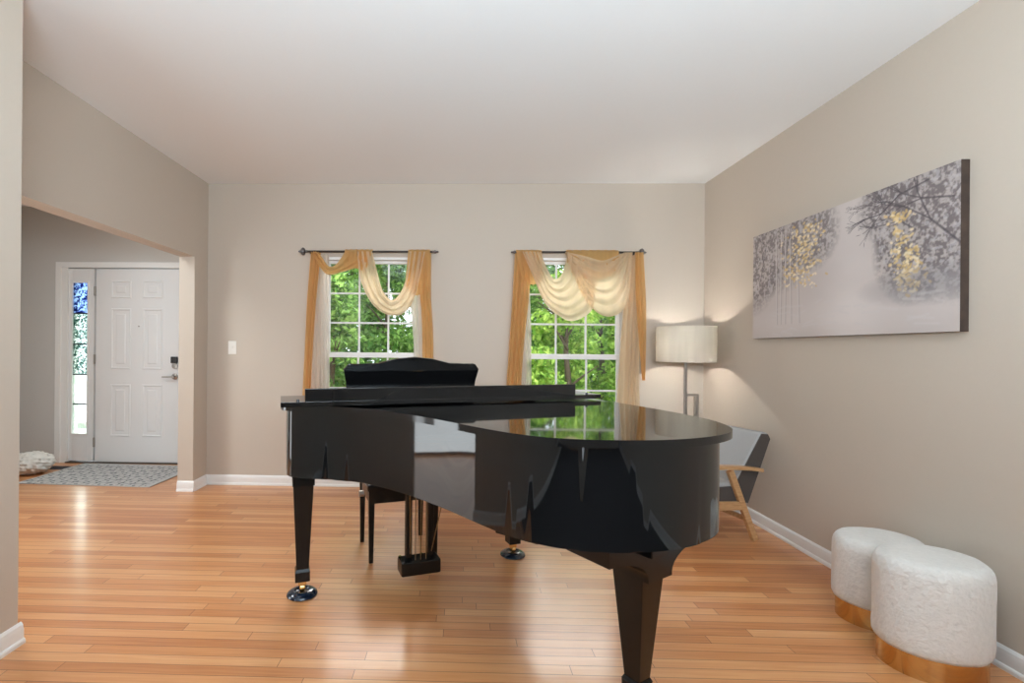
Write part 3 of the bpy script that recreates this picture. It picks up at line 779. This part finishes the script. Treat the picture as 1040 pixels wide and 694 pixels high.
# pedal lyre
ly = BM(); LX, LV = .575, .135
box(ly, LX - .105, LX + .105, -LV - .05, -LV + .05, .098, .172, .010)
lyre = obj('pedal_lyre', ly, LACQ2, piano)
for sx in (-.058, .058):
    bm = BM(); box(bm, LX + sx - .016, LX + sx + .016, -LV - .016, -LV + .016, .168, .655, .003); obj('post', bm, LACQ2, lyre)
for sx in (-.035, .0, .035):
    bm = BM(); tube(bm, [(LX + sx * .8, -LV - .03, .16), (LX + sx * .8, -LV - .03, .655)],   .0024, 8); obj('pedal_rod', bm, DBRASS, lyre)
for sx in (-1, 1):
    bm = BM(); tube(bm, [(LX + sx * .055, -LV - .035, .21), (LX + sx * .10, -LV - .18, .655)],   .0028, 8); obj('lyre_brace', bm, DBRASS, lyre)
for sx in (-.06, 0, .06):
    bm = BM(); tube(bm, [(LX + sx, -LV + .03, .115), (LX + sx, -LV + .10, .118), (LX + sx, -LV + .17, .108)], [.007, .009, .013], 10); obj('pedal', bm, BRASS, lyre)

# caster cups (things of their own under the three casters)
def cup(u, v, label):
    x, y = L2(u, v); wx = PX + x * math.cos(TH) - y * math.sin(TH); wy = PY + x * math.sin(TH) + y * math.cos(TH)
    bm = BM(); lathe(bm, [(0, 0), (.072, 0), (.076, .004), (.074, .012), (.060, .022), (.046, .027), (.038, .027), (.034, .019), (.028, .0165), (0, .0165)], 32)
    o = obj('caster_cup', bm, CUPM, smooth=50); o.location = (wx, wy, 0)
    tag(o, label, 'caster cup', 'caster cups under the piano legs')
cup(0, 0, 'dark blue caster cup under the left piano leg')
cup(1.235, -.11, 'dark blue caster cup under the far piano leg behind the bench')
cup(1.05, 1.20, 'dark blue caster cup under the near right piano leg')

# ------------------------------------------------------------------ piano bench
b = thing('piano_bench', 'small black bench tucked in behind the piano', 'bench', (PX, PY, 0), TH)
U0, U1, V0, V1 = .38, .80, -.60, -.245
for u in (U0 + .015, U1 - .015):
    for v in (V0 + .015, V1 - .015):
        x, y = L2(u, v); bm = BM(); frustum(bm, (x, y, 0), (.012, .012), (x, y, .42), (.018, .018), 0, .002); obj('leg', bm, LACQ2, b)
bm = BM()
for a in ((U0 + .005, U1 - .005, V1 - .02, V1 - .004), (U0 + .005, U1 - .005, V0 + .004, V0 + .02), (U0 + .004, U0 + .02, V0 + .02, V1 - .02), (U1 - .02, U1 - .004, V0 + .02, V1 - .02)):
    box(bm, a[0], a[1], -a[3], -a[2], .345, .418, .002)
obj('apron', bm, LACQ2, b)
bm = BM(); box(bm, U0 - .012, U1 + .012, -V1 - .012, -V0 + .012, .418, .462, .012); obj('seat', bm, LACQ2, b)
for x in (U0 - .03, U1 + .03):
    bm = BM(); tube(bm, [(x - .014, -(V0 + V1) / 2 - .08, .385), (x + .014, -(V0 + V1) / 2 - .08, .385)], .018, 16); obj('knob', bm, NICKEL, b)

# ------------------------------------------------------------------ ottomans
def ottoman(x, y, rx, ry, rot, h, label, seed):
    t = thing('ottoman', label, 'ottoman', (x, y, 0), rot, 'white plush ottomans along the right wall')
    bm = BM(); prof = [(0, 0), (.93, 0), (.93, .105), (0, .105)]
    n = 64
    lathe(bm, [(0, 0), (.92, 0), (.92, .11), (0, .11)], n, 0, 0, rx, ry)
    obj('gold_base', bm, GOLD, t, smooth=40)['label'] = 'polished gold plinth'
    rnd = random.Random(seed)
    pr = [(0, .085), (.85, .085), (.955, .09), (.99, .105), (1.0, .13)] + [(1.0, .13 + (h - .185) * k / 10) for k in range(1, 11)] + [(.992, h - .042), (.97, h - .026), (.93, h - .013), (.87, h - .004), (.78, h + .001), (.5, h + .005), (.25, h + .007), (0, h + .007)]
    bm = BM(); lathe(bm, pr, 96, 0, 0, rx, ry)
    ph = [rnd.random() * 6 for _ in range(6)]
    for v in bm.verts:
        a = math.atan2(v.co.y, v.co.x); z = v.co.z
        k = 1 + .006 * math.sin(5 * a + 12 * z + ph[0]) + .005 * math.sin(11 * a - 21 * z + ph[1]) + .003 * math.sin(23 * a + 40 * z + ph[2])
        v.co.x *= k; v.co.y *= k
    obj('upholstered_seat', bm, FUR, t, smooth=60)
ottoman(1.908, 2.008, .190, .162, 0, .438, 'taller white plush ottoman on gold base, nearest to the camera', 1)
ottoman(1.988, 2.345, .183, .152, 0, .388, 'lower white plush ottoman on gold base, partly hidden behind the nearer one', 2)

# ------------------------------------------------------------------ armchair
# chair frame: local +x = back (towards the wall), y = sideways
ch = thing('armchair', 'grey armchair with light wooden frame by the right wall', 'chair', (1.634, 3.483, 0), math.radians(15))
HALF = .285
for sy in (-1, 1):
    y = sy * HALF
    bm = BM(); bar(bm, (.08, y, .475), (.285, y, .0), .030, .042, (1, 0, 0), .005)
    o = obj('leg', bm, OAK, ch)
    bm = BM(); bar(bm, (-.17, y, .475), (-.235, y, .0), .030, .040, (1, 0, 0), .005)
    obj('leg', bm, OAK, ch)
    pts = catmull([(-.30, .492), (-.20, .500), (0, .499), (.20, .486), (.325, .468)], 6)
    bm = BM()
    A = []
    for (x, z) in pts: A.append([bm.verts.new((x, y + dy, z + dz)) for dy, dz in ((-.026, -.012), (.026, -.012), (.026, .010), (-.026, .010))])
    for p, q in zip(A, A[1:]):
        for k in range(4): bm.faces.new((p[k], p[(k + 1) % 4], q[(k + 1) % 4], q[k]))
    bm.faces.new(A[0][::-1]); bm.faces.new(A[-1])
    obj('armrest', bm, OAK, ch)
    bm = BM(); bar(bm, (-.20, y, .258), (.185, y, .238), .026, .055, (0, 0, 1), .004); obj('side_rail', bm, OAK, ch)
bm = BM(); bar(bm, (.225, -HALF, .145), (.225, HALF, .145), .022, .030, (0, 0, 1), .003); obj('stretcher', bm, OAK, ch)
bm = BM(); bar(bm, (-.20, -HALF, .258), (-.20, HALF, .258), .026, .05, (0, 0, 1), .004); obj('front_rail', bm, OAK, ch)
hw = HALF - .018
def cushion(name, pts, m, par, w, bevel):
    """profile (x,z) extruded sideways, rounded"""
    bm = BM()
    A = [bm.verts.new((x, -w, z)) for x, z in pts]; B = [bm.verts.new((x, w, z)) for x, z in pts]
    bm.faces.new(A); bm.faces.new(B[::-1])
    for i in range(len(pts)): bm.faces.new((A[i], A[(i + 1) % len(pts)], B[(i + 1) % len(pts)], B[i]))
    bmesh.ops.bevel(bm, geom=bm.edges[:], offset=bevel, segments=3, profile=.5, affect='EDGES')
    return obj(name, bm, m, par, smooth=60)
cushion('seat_cushion', [(-.28, .262), (.20, .245), (.16, .385), (-.28, .395)], GREYF, ch, hw, .022)
cushion('backrest', [(.165, .250), (.250, .235), (.430, .672), (.410, .706), (.345, .712), (.125, .36)], GREYF, ch, hw, .02)
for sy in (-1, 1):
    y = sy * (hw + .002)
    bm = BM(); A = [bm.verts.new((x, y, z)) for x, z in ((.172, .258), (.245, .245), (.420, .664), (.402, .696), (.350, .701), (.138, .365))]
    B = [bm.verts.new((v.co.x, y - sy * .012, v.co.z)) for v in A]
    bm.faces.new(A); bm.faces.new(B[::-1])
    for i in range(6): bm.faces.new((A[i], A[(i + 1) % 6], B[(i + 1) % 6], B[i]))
    obj('side_panel', bm, DARKF, ch, smooth=0)['label'] = 'darker side of the backrest'
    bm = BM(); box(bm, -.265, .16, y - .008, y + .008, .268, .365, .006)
    obj('seat_border', bm, DARKF, ch)['label'] = 'darker side of the seat cushion'

# ------------------------------------------------------------------ floor lamp in the corner
lp = thing('floor_lamp', 'lit floor lamp with white drum shade in the right back corner', 'lamp', (1.895, 4.09, 0))
bm = BM(); lathe(bm, [(0, 0), (.14, 0), (.142, .008), (.136, .018), (.03, .022), (0, .022)], 40); obj('base', bm, NICKEL, lp)
bm = BM(); box(bm, .075, .105, -.015, .015, .02, .885, .002); obj('lower_post', bm, NICKEL, lp)
bm = BM(); box(bm, -.012, .105, -.012, .012, .875, .897, .002); obj('offset_arm', bm, NICKEL, lp)
bm = BM(); box(bm, -.011, .011, -.011, .011, .45, 1.30, .002); obj('pole', bm, NICKEL, lp)
bm = BM(); R, z0, z1 = .228, 1.160, 1.452
lathe(bm, [(R, z0), (R, z1)], 64)
for f in bm.faces: f.smooth = True
bmesh.ops.solidify(bm, geom=bm.faces[:], thickness=.003)
sh = obj('lamp_shade', bm, SHADE, lp, smooth=50)
bm = BM()
for k in range(3):
    a = k * 2 * PI / 3; tube(bm, [(0, 0, z1 - .02), ((R - .002) * math.cos(a), (R - .002) * math.sin(a), z1 - .012)], .003, 6)
tube(bm, [(0, 0, z1 - .03), (0, 0, z1 + .012)], .006, 8)
obj('shade_carrier', bm, NICKEL, sh)
def bulb_mat():
    m, nt, out = new_mat('lit_bulb'); e = node(nt, 'ShaderNodeEmission'); e.inputs['Color'].default_value = (1, .86, .66, 1); e.inputs['Strength'].default_value = 12
    nz = node(nt, 'ShaderNodeTexNoise'); nt.links.new(e.outputs[0], out.inputs['Surface']); return m
bm = BM(); lathe(bm, [(0, 1.255), (.012, 1.257), (.026, 1.275), (.030, 1.295), (.024, 1.318), (.012, 1.34), (0, 1.342)], 20); obj('bulb', bm, bulb_mat(), lp)

# ------------------------------------------------------------------ painting on the right wall
def painting():
    PW, PH, T = 1.462, .738, .038
    t = thing('painting', 'wide misty forest painting with golden leaves on the right wall', 'painting', (XR, 2.877, 1.714))
    nx, nz = 440, 222
    rs = np.random.RandomState(5)
    S = np.linspace(0, 1, nx)[None, :].repeat(nz, 0); Z = np.linspace(0, 1, nz)[:, None].repeat(nx, 1)   # S left->right as seen, Z up
    def vnoise(fx, fz, seed):
        r = np.random.RandomState(seed); g = r.rand(int(fz) + 3, int(fx) + 3)
        x = S * fx; z = Z * fz; xi = x.astype(int); zi = z.astype(int); a = x - xi; b = z - zi
        a = a * a * (3 - 2 * a); b = b * b * (3 - 2 * b)
        return (g[zi, xi] * (1 - a) + g[zi, xi + 1] * a) * (1 - b) + (g[zi + 1, xi] * (1 - a) + g[zi + 1, xi + 1] * a) * b
    def fbm(fx, fz, seed): return sum(vnoise(fx * 2 ** k, fz * 2 ** k, seed + k) / 2 ** k for k in range(4)) / 1.875
    base = np.array([.53, .465, .44]); I = np.ones((nz, nx, 3)) * base
    I *= (0.93 + .14 * fbm(5, 4, 1))[..., None]
    # pale mist in the middle and lower field
    mist = np.exp(-((S - .60) / .13) ** 2) * .09 + np.exp(-((Z - .16) / .14) ** 2) * .05
    I += mist[..., None]
    # dark canopies
    def blob(cx, cz, rx, rz, p=2): return np.clip(1.15 - ((np.abs(S - cx) / rx) ** p + (np.abs(Z - cz) / rz) ** p), 0, 1)
    mL = np.clip(blob(.16, .84, .30, .44) + blob(.40, .84, .15, .30) + blob(.0, .70, .20, .46), 0, 1)
    mR = np.clip(blob(1.0, .74, .30, .56) + blob(.80, .92, .17, .33) + blob(.84, .55, .14, .36), 0, 1)
    n1 = fbm(34, 17, 11); n2 = fbm(110, 55, 21)
    dab = np.clip((n1 * .35 + n2 * .65 - .40) * 7, 0, 1)
    for m, k in ((mL, .85), (mR, .95)):
        a = np.clip(m * 1.3, 0, 1) * (dab * .72 + .28) * k
        I = I * (1 - a[..., None]) + np.array([.165, .138, .140]) * a[..., None]
    # pale dabs inside the crowns
    pal = np.clip((fbm(70, 35, 41) - .58) * 9, 0, 1) * np.clip(mL + mR, 0, 1) * .6
    I = I * (1 - pal[..., None]) + np.array([.52, .48, .49]) * pal[..., None]
    asp = PW / PH
    def stroke(x0, z0, x1, z1, w, col, al=1.0):
        dx, dz = (x1 - x0) * asp, z1 - z0; L2_ = dx * dx + dz * dz + 1e-9
        tt = np.clip((((S - x0) * asp) * dx + (Z - z0) * dz) / L2_, 0, 1)
        dist = np.hypot((S - x0) * asp - tt * dx, Z - z0 - tt * dz)
        a = np.clip(1.5 - dist / w, 0, 1) * al
        I[:] = I * (1 - a[..., None]) + np.array(col) * a[..., None]
    # branches of the right-hand tree
    def branch(x, z, ang, ln, w, dep):
        if dep == 0 or ln < .02: return
        x1 = x + math.cos(ang) * ln / asp; z1 = z + math.sin(ang) * ln
        stroke(x, z, x1, z1, w, (.085, .07, .08), .85)
        for _ in range(2): branch(x1, z1, ang + rs.uniform(-.65, .65), ln * rs.uniform(.62, .85), w * .7, dep - 1)
    branch(1.0, .52, 2.35, .26, .007, 7); branch(.98, .80, 2.9, .20, .006, 6); branch(.86, .66, 2.5, .14, .005, 6); branch(.90, .95, 3.3, .2, .006, 5)
    branch(.06, .55, 1.3, .16, .005, 5); branch(.22, .62, 1.2, .14, .005, 5)
    # pale slender trunks on the left
    for x0, x1, zt in ((.205, .21, .95), (.235, .238, .9), (.275, .265, .86), (.18, .172, .9), (.325, .31, .7)):
        stroke(x0, .12, x1, zt, .007, (.58, .53, .51), .8); stroke(x0 + .007, .12, x1 + .007, zt, .004, (.25, .21, .21), .5)
    # golden leaves
    for cx, cz, rx, rz, nn in ((.34, .78, .09, .20, 110), (.36, .55, .08, .13, 75), (.42, .84, .07, .10, 40), (.26, .62, .06, .2, 30), (.80, .62, .045, .10, 45), (.83, .44, .055, .13, 80), (.80, .78, .05, .05, 30), (.85, .31, .05, .05, 26)):
        for _ in range(nn):
            x = cx + rs.normal() * rx * .5; z = cz + rs.normal() * rz * .5; r = rs.uniform(.007, .019)
            col = [(.70, .50, .22), (.78, .60, .32), (.60, .41, .16), (.86, .72, .48)][rs.randint(4)]
            stroke(x, z, x + rs.uniform(-.010, .010), z + rs.uniform(-.010, .010), r * .55, col, .8)
    # grey shrubs and pale ripples low down
    low = np.clip(blob(.90, .30, .26, .13), 0, 1) * .5
    I = I * (1 - low[..., None]) + np.array([.27, .255, .265]) * low[..., None]
    for _ in range(34):
        x = rs.uniform(.05, .95); z = rs.uniform(.04, .28); l = rs.uniform(.02, .09)
        stroke(x, z, x + l, z + rs.uniform(-.03, .03), .008, (.60, .555, .55), .35)
    I = np.clip(I, .02, .95)
    bm = BM(); V = []
    for j in range(nz):
        row = []
        for i in range(nx): row.append(bm.verts.new((-T, PW * (.5 - i / (nx - 1)), PH * (j / (nz - 1) - .5))))
        V.append(row)
    for j in range(nz - 1):
        for i in range(nx - 1): bm.faces.new((V[j][i], V[j][i + 1], V[j + 1][i + 1], V[j + 1][i]))
    o = obj('canvas', bm, vcol_mat('painted_canvas', 'paint', .7), t, smooth=0)
    ca = o.data.color_attributes.new('paint', 'FLOAT_COLOR', 'POINT')
    ca.data.foreach_set('color', np.concatenate([I.reshape(-1, 3), np.ones((nx * nz, 1))], 1).astype(np.float32).ravel())
    # wrapped edges
    m2 = mat('painted_canvas_edge', (.050, .030, .021), .8, noise=.7, nscale=14)
    bm = BM(); e = .001
    box(bm, -T + e, -.001, -PW / 2, -PW / 2 + .012, -PH / 2, PH / 2); box(bm, -T + e, -.001, PW / 2 - .012, PW / 2, -PH / 2, PH / 2)
    box(bm, -T + e, -.001, -PW / 2 + .012, PW / 2 - .012, -PH / 2, -PH / 2 + .012); box(bm, -T + e, -.001, -PW / 2 + .012, PW / 2 - .012, PH / 2 - .012, PH / 2)
    obj('canvas_edge', bm, m2, t, smooth=0)['label'] = 'dark brown wrapped canvas edge'
painting()

# ================================================================== OUTSIDE
bm = BM(); box(bm, -14, 14, D + .16, 24, -.45, -.30)
struct(obj('ground', bm, LAWN), 'green lawn outside the windows', 'ground')

def tree(name, x, y, h, r, nleaf, m, label, zlow=0.1, size=.085, seed=0):
    rnd = np.random.RandomState(seed)
    t = thing(name, label, 'tree', (x, y, -.30), rnd.rand() * 6, 'greenery outside the windows')
    bm = BM(); tube(bm, [(0, 0, 0), (.04, .02, h * .3), (-.03, .03, h * .6), (.02, 0, h * .85)], [.07, .055, .035, .012], 8)
    for k in range(6):
        a = rnd.rand() * 6.28; z = h * (.25 + .5 * rnd.rand()); tube(bm, [(0, .02, z), (math.cos(a) * r * .4, math.sin(a) * r * .4, z + .2), (math.cos(a) * r * .75, math.sin(a) * r * .75, z + .35)], [.025, .015, .006], 6)
    obj('trunk', bm, BARK, t)
    bm = BM()
    nc = 34
    C = []
    for k in range(nc):
        z = zlow + (h - zlow) * (k + .5) / nc; f = math.sin(PI * min(1, .12 + .86 * (k + .5) / nc)) ** .55
        a = rnd.rand() * 6.28; q = r * f * math.sqrt(rnd.rand()) * .8; C.append((math.cos(a) * q, math.sin(a) * q, z))
    C = np.array(C)
    for i in range(nleaf):
        c = C[rnd.randint(nc)]; dvec = rnd.normal(size=3); dvec /= np.linalg.norm(dvec); p = c + dvec * (r * .42) * rnd.rand() ** .4 * np.array([1, 1, .8])
        if p[2] < .02: continue
        nrm = dvec * .6 + rnd.normal(size=3) * .6 + np.array([0, -.1, .35]); nrm /= np.linalg.norm(nrm)
        ax = np.cross(nrm, rnd.normal(size=3)); ax /= np.linalg.norm(ax); bx = np.cross(nrm, ax); s = size * (.6 + .8 * rnd.rand())
        vs = [bm.verts.new(p + ax * s * a_ + bx * s * .45 * b_ + nrm * s * .12 * c_) for a_, b_, c_ in ((-.9, 0, 0), (-.1, -1, 1), (1, 0, 0), (-.1, 1, 1))]
        bm.faces.new(vs)
    obj('foliage', bm, m, t, smooth=0)
tree('leafy_tree', -3.0, 8.4, 3.3, .80, 6500, LEAF1, 'leafy green tree outside, far left in the left window', .1, .055, seed=1)
tree('leafy_tree', -1.2, 8.3, 3.4, .80, 8000, LEAF1, 'leafy green tree outside, filling the middle of the left window', .1, .055, seed=2)
tree('leafy_tree', .98, 8.7, 3.8, .80, 6500, LEAF1, 'green tree outside between the two windows', .1, .055, seed=3)
tree('leafy_shrub', 1.62, 7.2, 2.6, .58, 7500, LEAF2, 'bright yellow green shrub outside the right window, left half', .05, .050, seed=4)
tree('leafy_shrub', 3.1, 7.3, 2.6, .60, 6000, LEAF2, 'bright yellow green shrub outside the right window, right edge', .05, .050, seed=5)
tree('leafy_tree', 2.65, 9.1, 3.6, .80, 7500, LEAF2, 'bright green tree behind the low shrubs of the right window', .1, .06, seed=6)
tree('leafy_shrub', -1.72, 6.7, 2.5, .48, 5500, LEAF1, 'slim green shrub outside the left window, lower left panes', .05, .05, seed=14)
tree('leafy_tree', -2.4, 11.0, 4.9, 1.15, 7500, LEAF3, 'tall dark tree at the back, behind the left window trees', .1, .085, seed=8)
tree('leafy_tree', .80, 11.2, 4.9, 1.15, 6500, LEAF3, 'tall dark tree at the back, between the two windows', .1, .085, seed=9)
tree('leafy_tree', 3.3, 11.6, 5.0, 1.15, 7500, LEAF3, 'tall dark tree at the back, behind the right window trees', .1, .085, seed=10)
tree('leafy_tree', -5.4, 11.2, 4.7, 1.12, 5000, LEAF3, 'tall dark tree at the back, furthest to the left', .1, .085, seed=11)
tree('leafy_tree', 6.0, 11.4, 4.7, 1.12, 5000, LEAF3, 'tall dark tree at the back, furthest to the right', .1, .085, seed=12)
tree('leafy_tree', -3.9, 14.2, 5.0, 1.3, 5200, LEAF1, 'hazy tree in the rearmost row, behind the left end of the left window', .05, .10, seed=21)
tree('leafy_tree', -.75, 14.2, 5.0, 1.3, 5200, LEAF1, 'hazy tree in the rearmost row, behind the right end of the left window', .05, .10, seed=22)
tree('leafy_tree', 2.4, 14.4, 5.0, 1.3, 5200, LEAF1, 'hazy tree in the rearmost row, behind the left end of the right window', .05, .10, seed=23)
tree('leafy_tree', 5.6, 14.4, 5.0, 1.3, 5200, LEAF1, 'hazy tree in the rearmost row, behind the right end of the right window', .05, .10, seed=24)
bm = BM(); box(bm, -9.5, -3.75, DW + .16, 7.6, -.30, -.06); box(bm, -14, -6.4, 7.6, 22, -.30, -.06)
struct(obj('porch', bm, mat('pale_concrete', (.72, .71, .68), .8, noise=.05)), 'pale concrete porch outside the front door', 'porch')

# ================================================================== LIGHT
w = bpy.data.worlds.new('sky'); SC.world = w; w.use_nodes = True
nt = w.node_tree; nt.nodes.clear()
bg = node(nt, 'ShaderNodeBackground'); bg.inputs['Color'].default_value = (0.86, 0.93, 1.0, 1); bg.inputs['Strength'].default_value = 2.6
wo = nt.nodes.new('ShaderNodeOutputWorld'); nt.links.new(bg.outputs[0], wo.inputs['Surface'])

def light(name, kind, loc, rot, energy, color=(1, 1, 1), size=(1, 1), **kw):
    l = bpy.data.lights.new(name, kind); l.energy = energy; l.color = color
    if kind == 'AREA': l.shape = 'RECTANGLE'; l.size, l.size_y = size
    for k, v_ in kw.items(): setattr(l, k, v_)
    o = bpy.data.objects.new(name, l); COL.objects.link(o); o.location = loc; o.rotation_euler = rot
    return o
R_ = math.radians
def sun(name, az, el, energy, col, ang):
    d = Vector((-math.sin(R_(az)) * math.cos(R_(el)), -math.cos(R_(az)) * math.cos(R_(el)), -math.sin(R_(el))))
    o = light(name, 'SUN', (2, 9, 8), (0, 0, 0), energy, col, angle=R_(ang)); o.rotation_euler = d.to_track_quat('-Z', 'Y').to_euler(); return o
COOL = (.78, .91, 1.0)
# hazy low sun beyond the garden, shining in through the two back windows, and an added area light as the open sky above the garden
sun('hazy_sun', 6, 37, 1.6, (1.0, .86, .78), 28)
light('sky_fill', 'AREA', (0.3, 6.0, 3.5), (R_(-50), 0, 0), 360, (1.0, .93, .90), (5.5, 1.8))
# added fill light in an invented opening behind the camera
light('rear_fill', 'AREA', (0.35, YR - .06, 1.70), (R_(90), 0, 0), 8, COOL, (2.6, 1.25))
# added lights: assumed foyer opening left of the view, and beyond the front-door sidelight
light('assumed_side_light', 'AREA', (-4.0, 2.35, 1.06), (0, R_(-90), 0), 28, (.90, .97, 1.0), (2.05, .74))  # no glazing built; gives the bright panel reflected in the piano
light('porch_fill', 'AREA', (-5.25, 6.7, 1.05), (R_(-90), 0, 0), 75, (.95, 1.0, .98), (1.7, 2.3))  # unseen panel added to brighten the panes and their streak on the floor
# added fill lights, no fixtures: one bounced off the ceiling, one over the foyer
light('ceiling_fill', 'AREA', (0.3, -0.6, 1.60), (R_(180 - 32), 0, 0), 188, (.765, .90, 1.0), (1.8, .7))
light('foyer_fill', 'AREA', (-3.3, 2.9, H - .02), (0, 0, 0), 36, (.93, .99, 1.0), (.9, .9))
light('lamp_bulb', 'POINT', (1.895, 4.09, 1.30), (0, 0, 0), 250, (1, .96, .89), shadow_soft_size=.03)

# ================================================================== CAMERA
F, CX, CY, CH, PSI, ROLL = 495.0, 450.67, 354.62, 1.2506, .02698, .00845
cam = bpy.data.cameras.new('camera'); co = bpy.data.objects.new('camera', cam); COL.objects.link(co)
cam.sensor_fit = 'HORIZONTAL'; cam.sensor_width = 36; cam.lens = F / 1040 * 36
cam.shift_x = (520 - CX) / 1040; cam.shift_y = (CY - 347) / 1040
cam.clip_start = .02
fwd = Vector((-math.sin(PSI), math.cos(PSI), 0)); rt = Vector((math.cos(PSI), math.sin(PSI), 0)); up = Vector((0, 0, 1))
r2 = rt * math.cos(ROLL) + up * math.sin(ROLL); u2 = -rt * math.sin(ROLL) + up * math.cos(ROLL)
co.matrix_world = Matrix(((r2.x, u2.x, -fwd.x, 0), (r2.y, u2.y, -fwd.y, 0), (r2.z, u2.z, -fwd.z, CH), (0, 0, 0, 1)))
SC.camera = co
vs = SC.view_settings
vs.view_transform = 'Standard'; vs.look = 'None'; vs.gamma = 1.0; vs.use_curve_mapping = False; vs.exposure = 0.0
SC.cycles.use_denoising = True
SC.cycles.max_bounces = 10; SC.cycles.diffuse_bounces = 5; SC.cycles.glossy_bounces = 5; SC.cycles.transparent_max_bounces = 16
SC.cycles.caustics_reflective = False; SC.cycles.caustics_refractive = False
SC.cycles.sample_clamp_indirect = 6.0
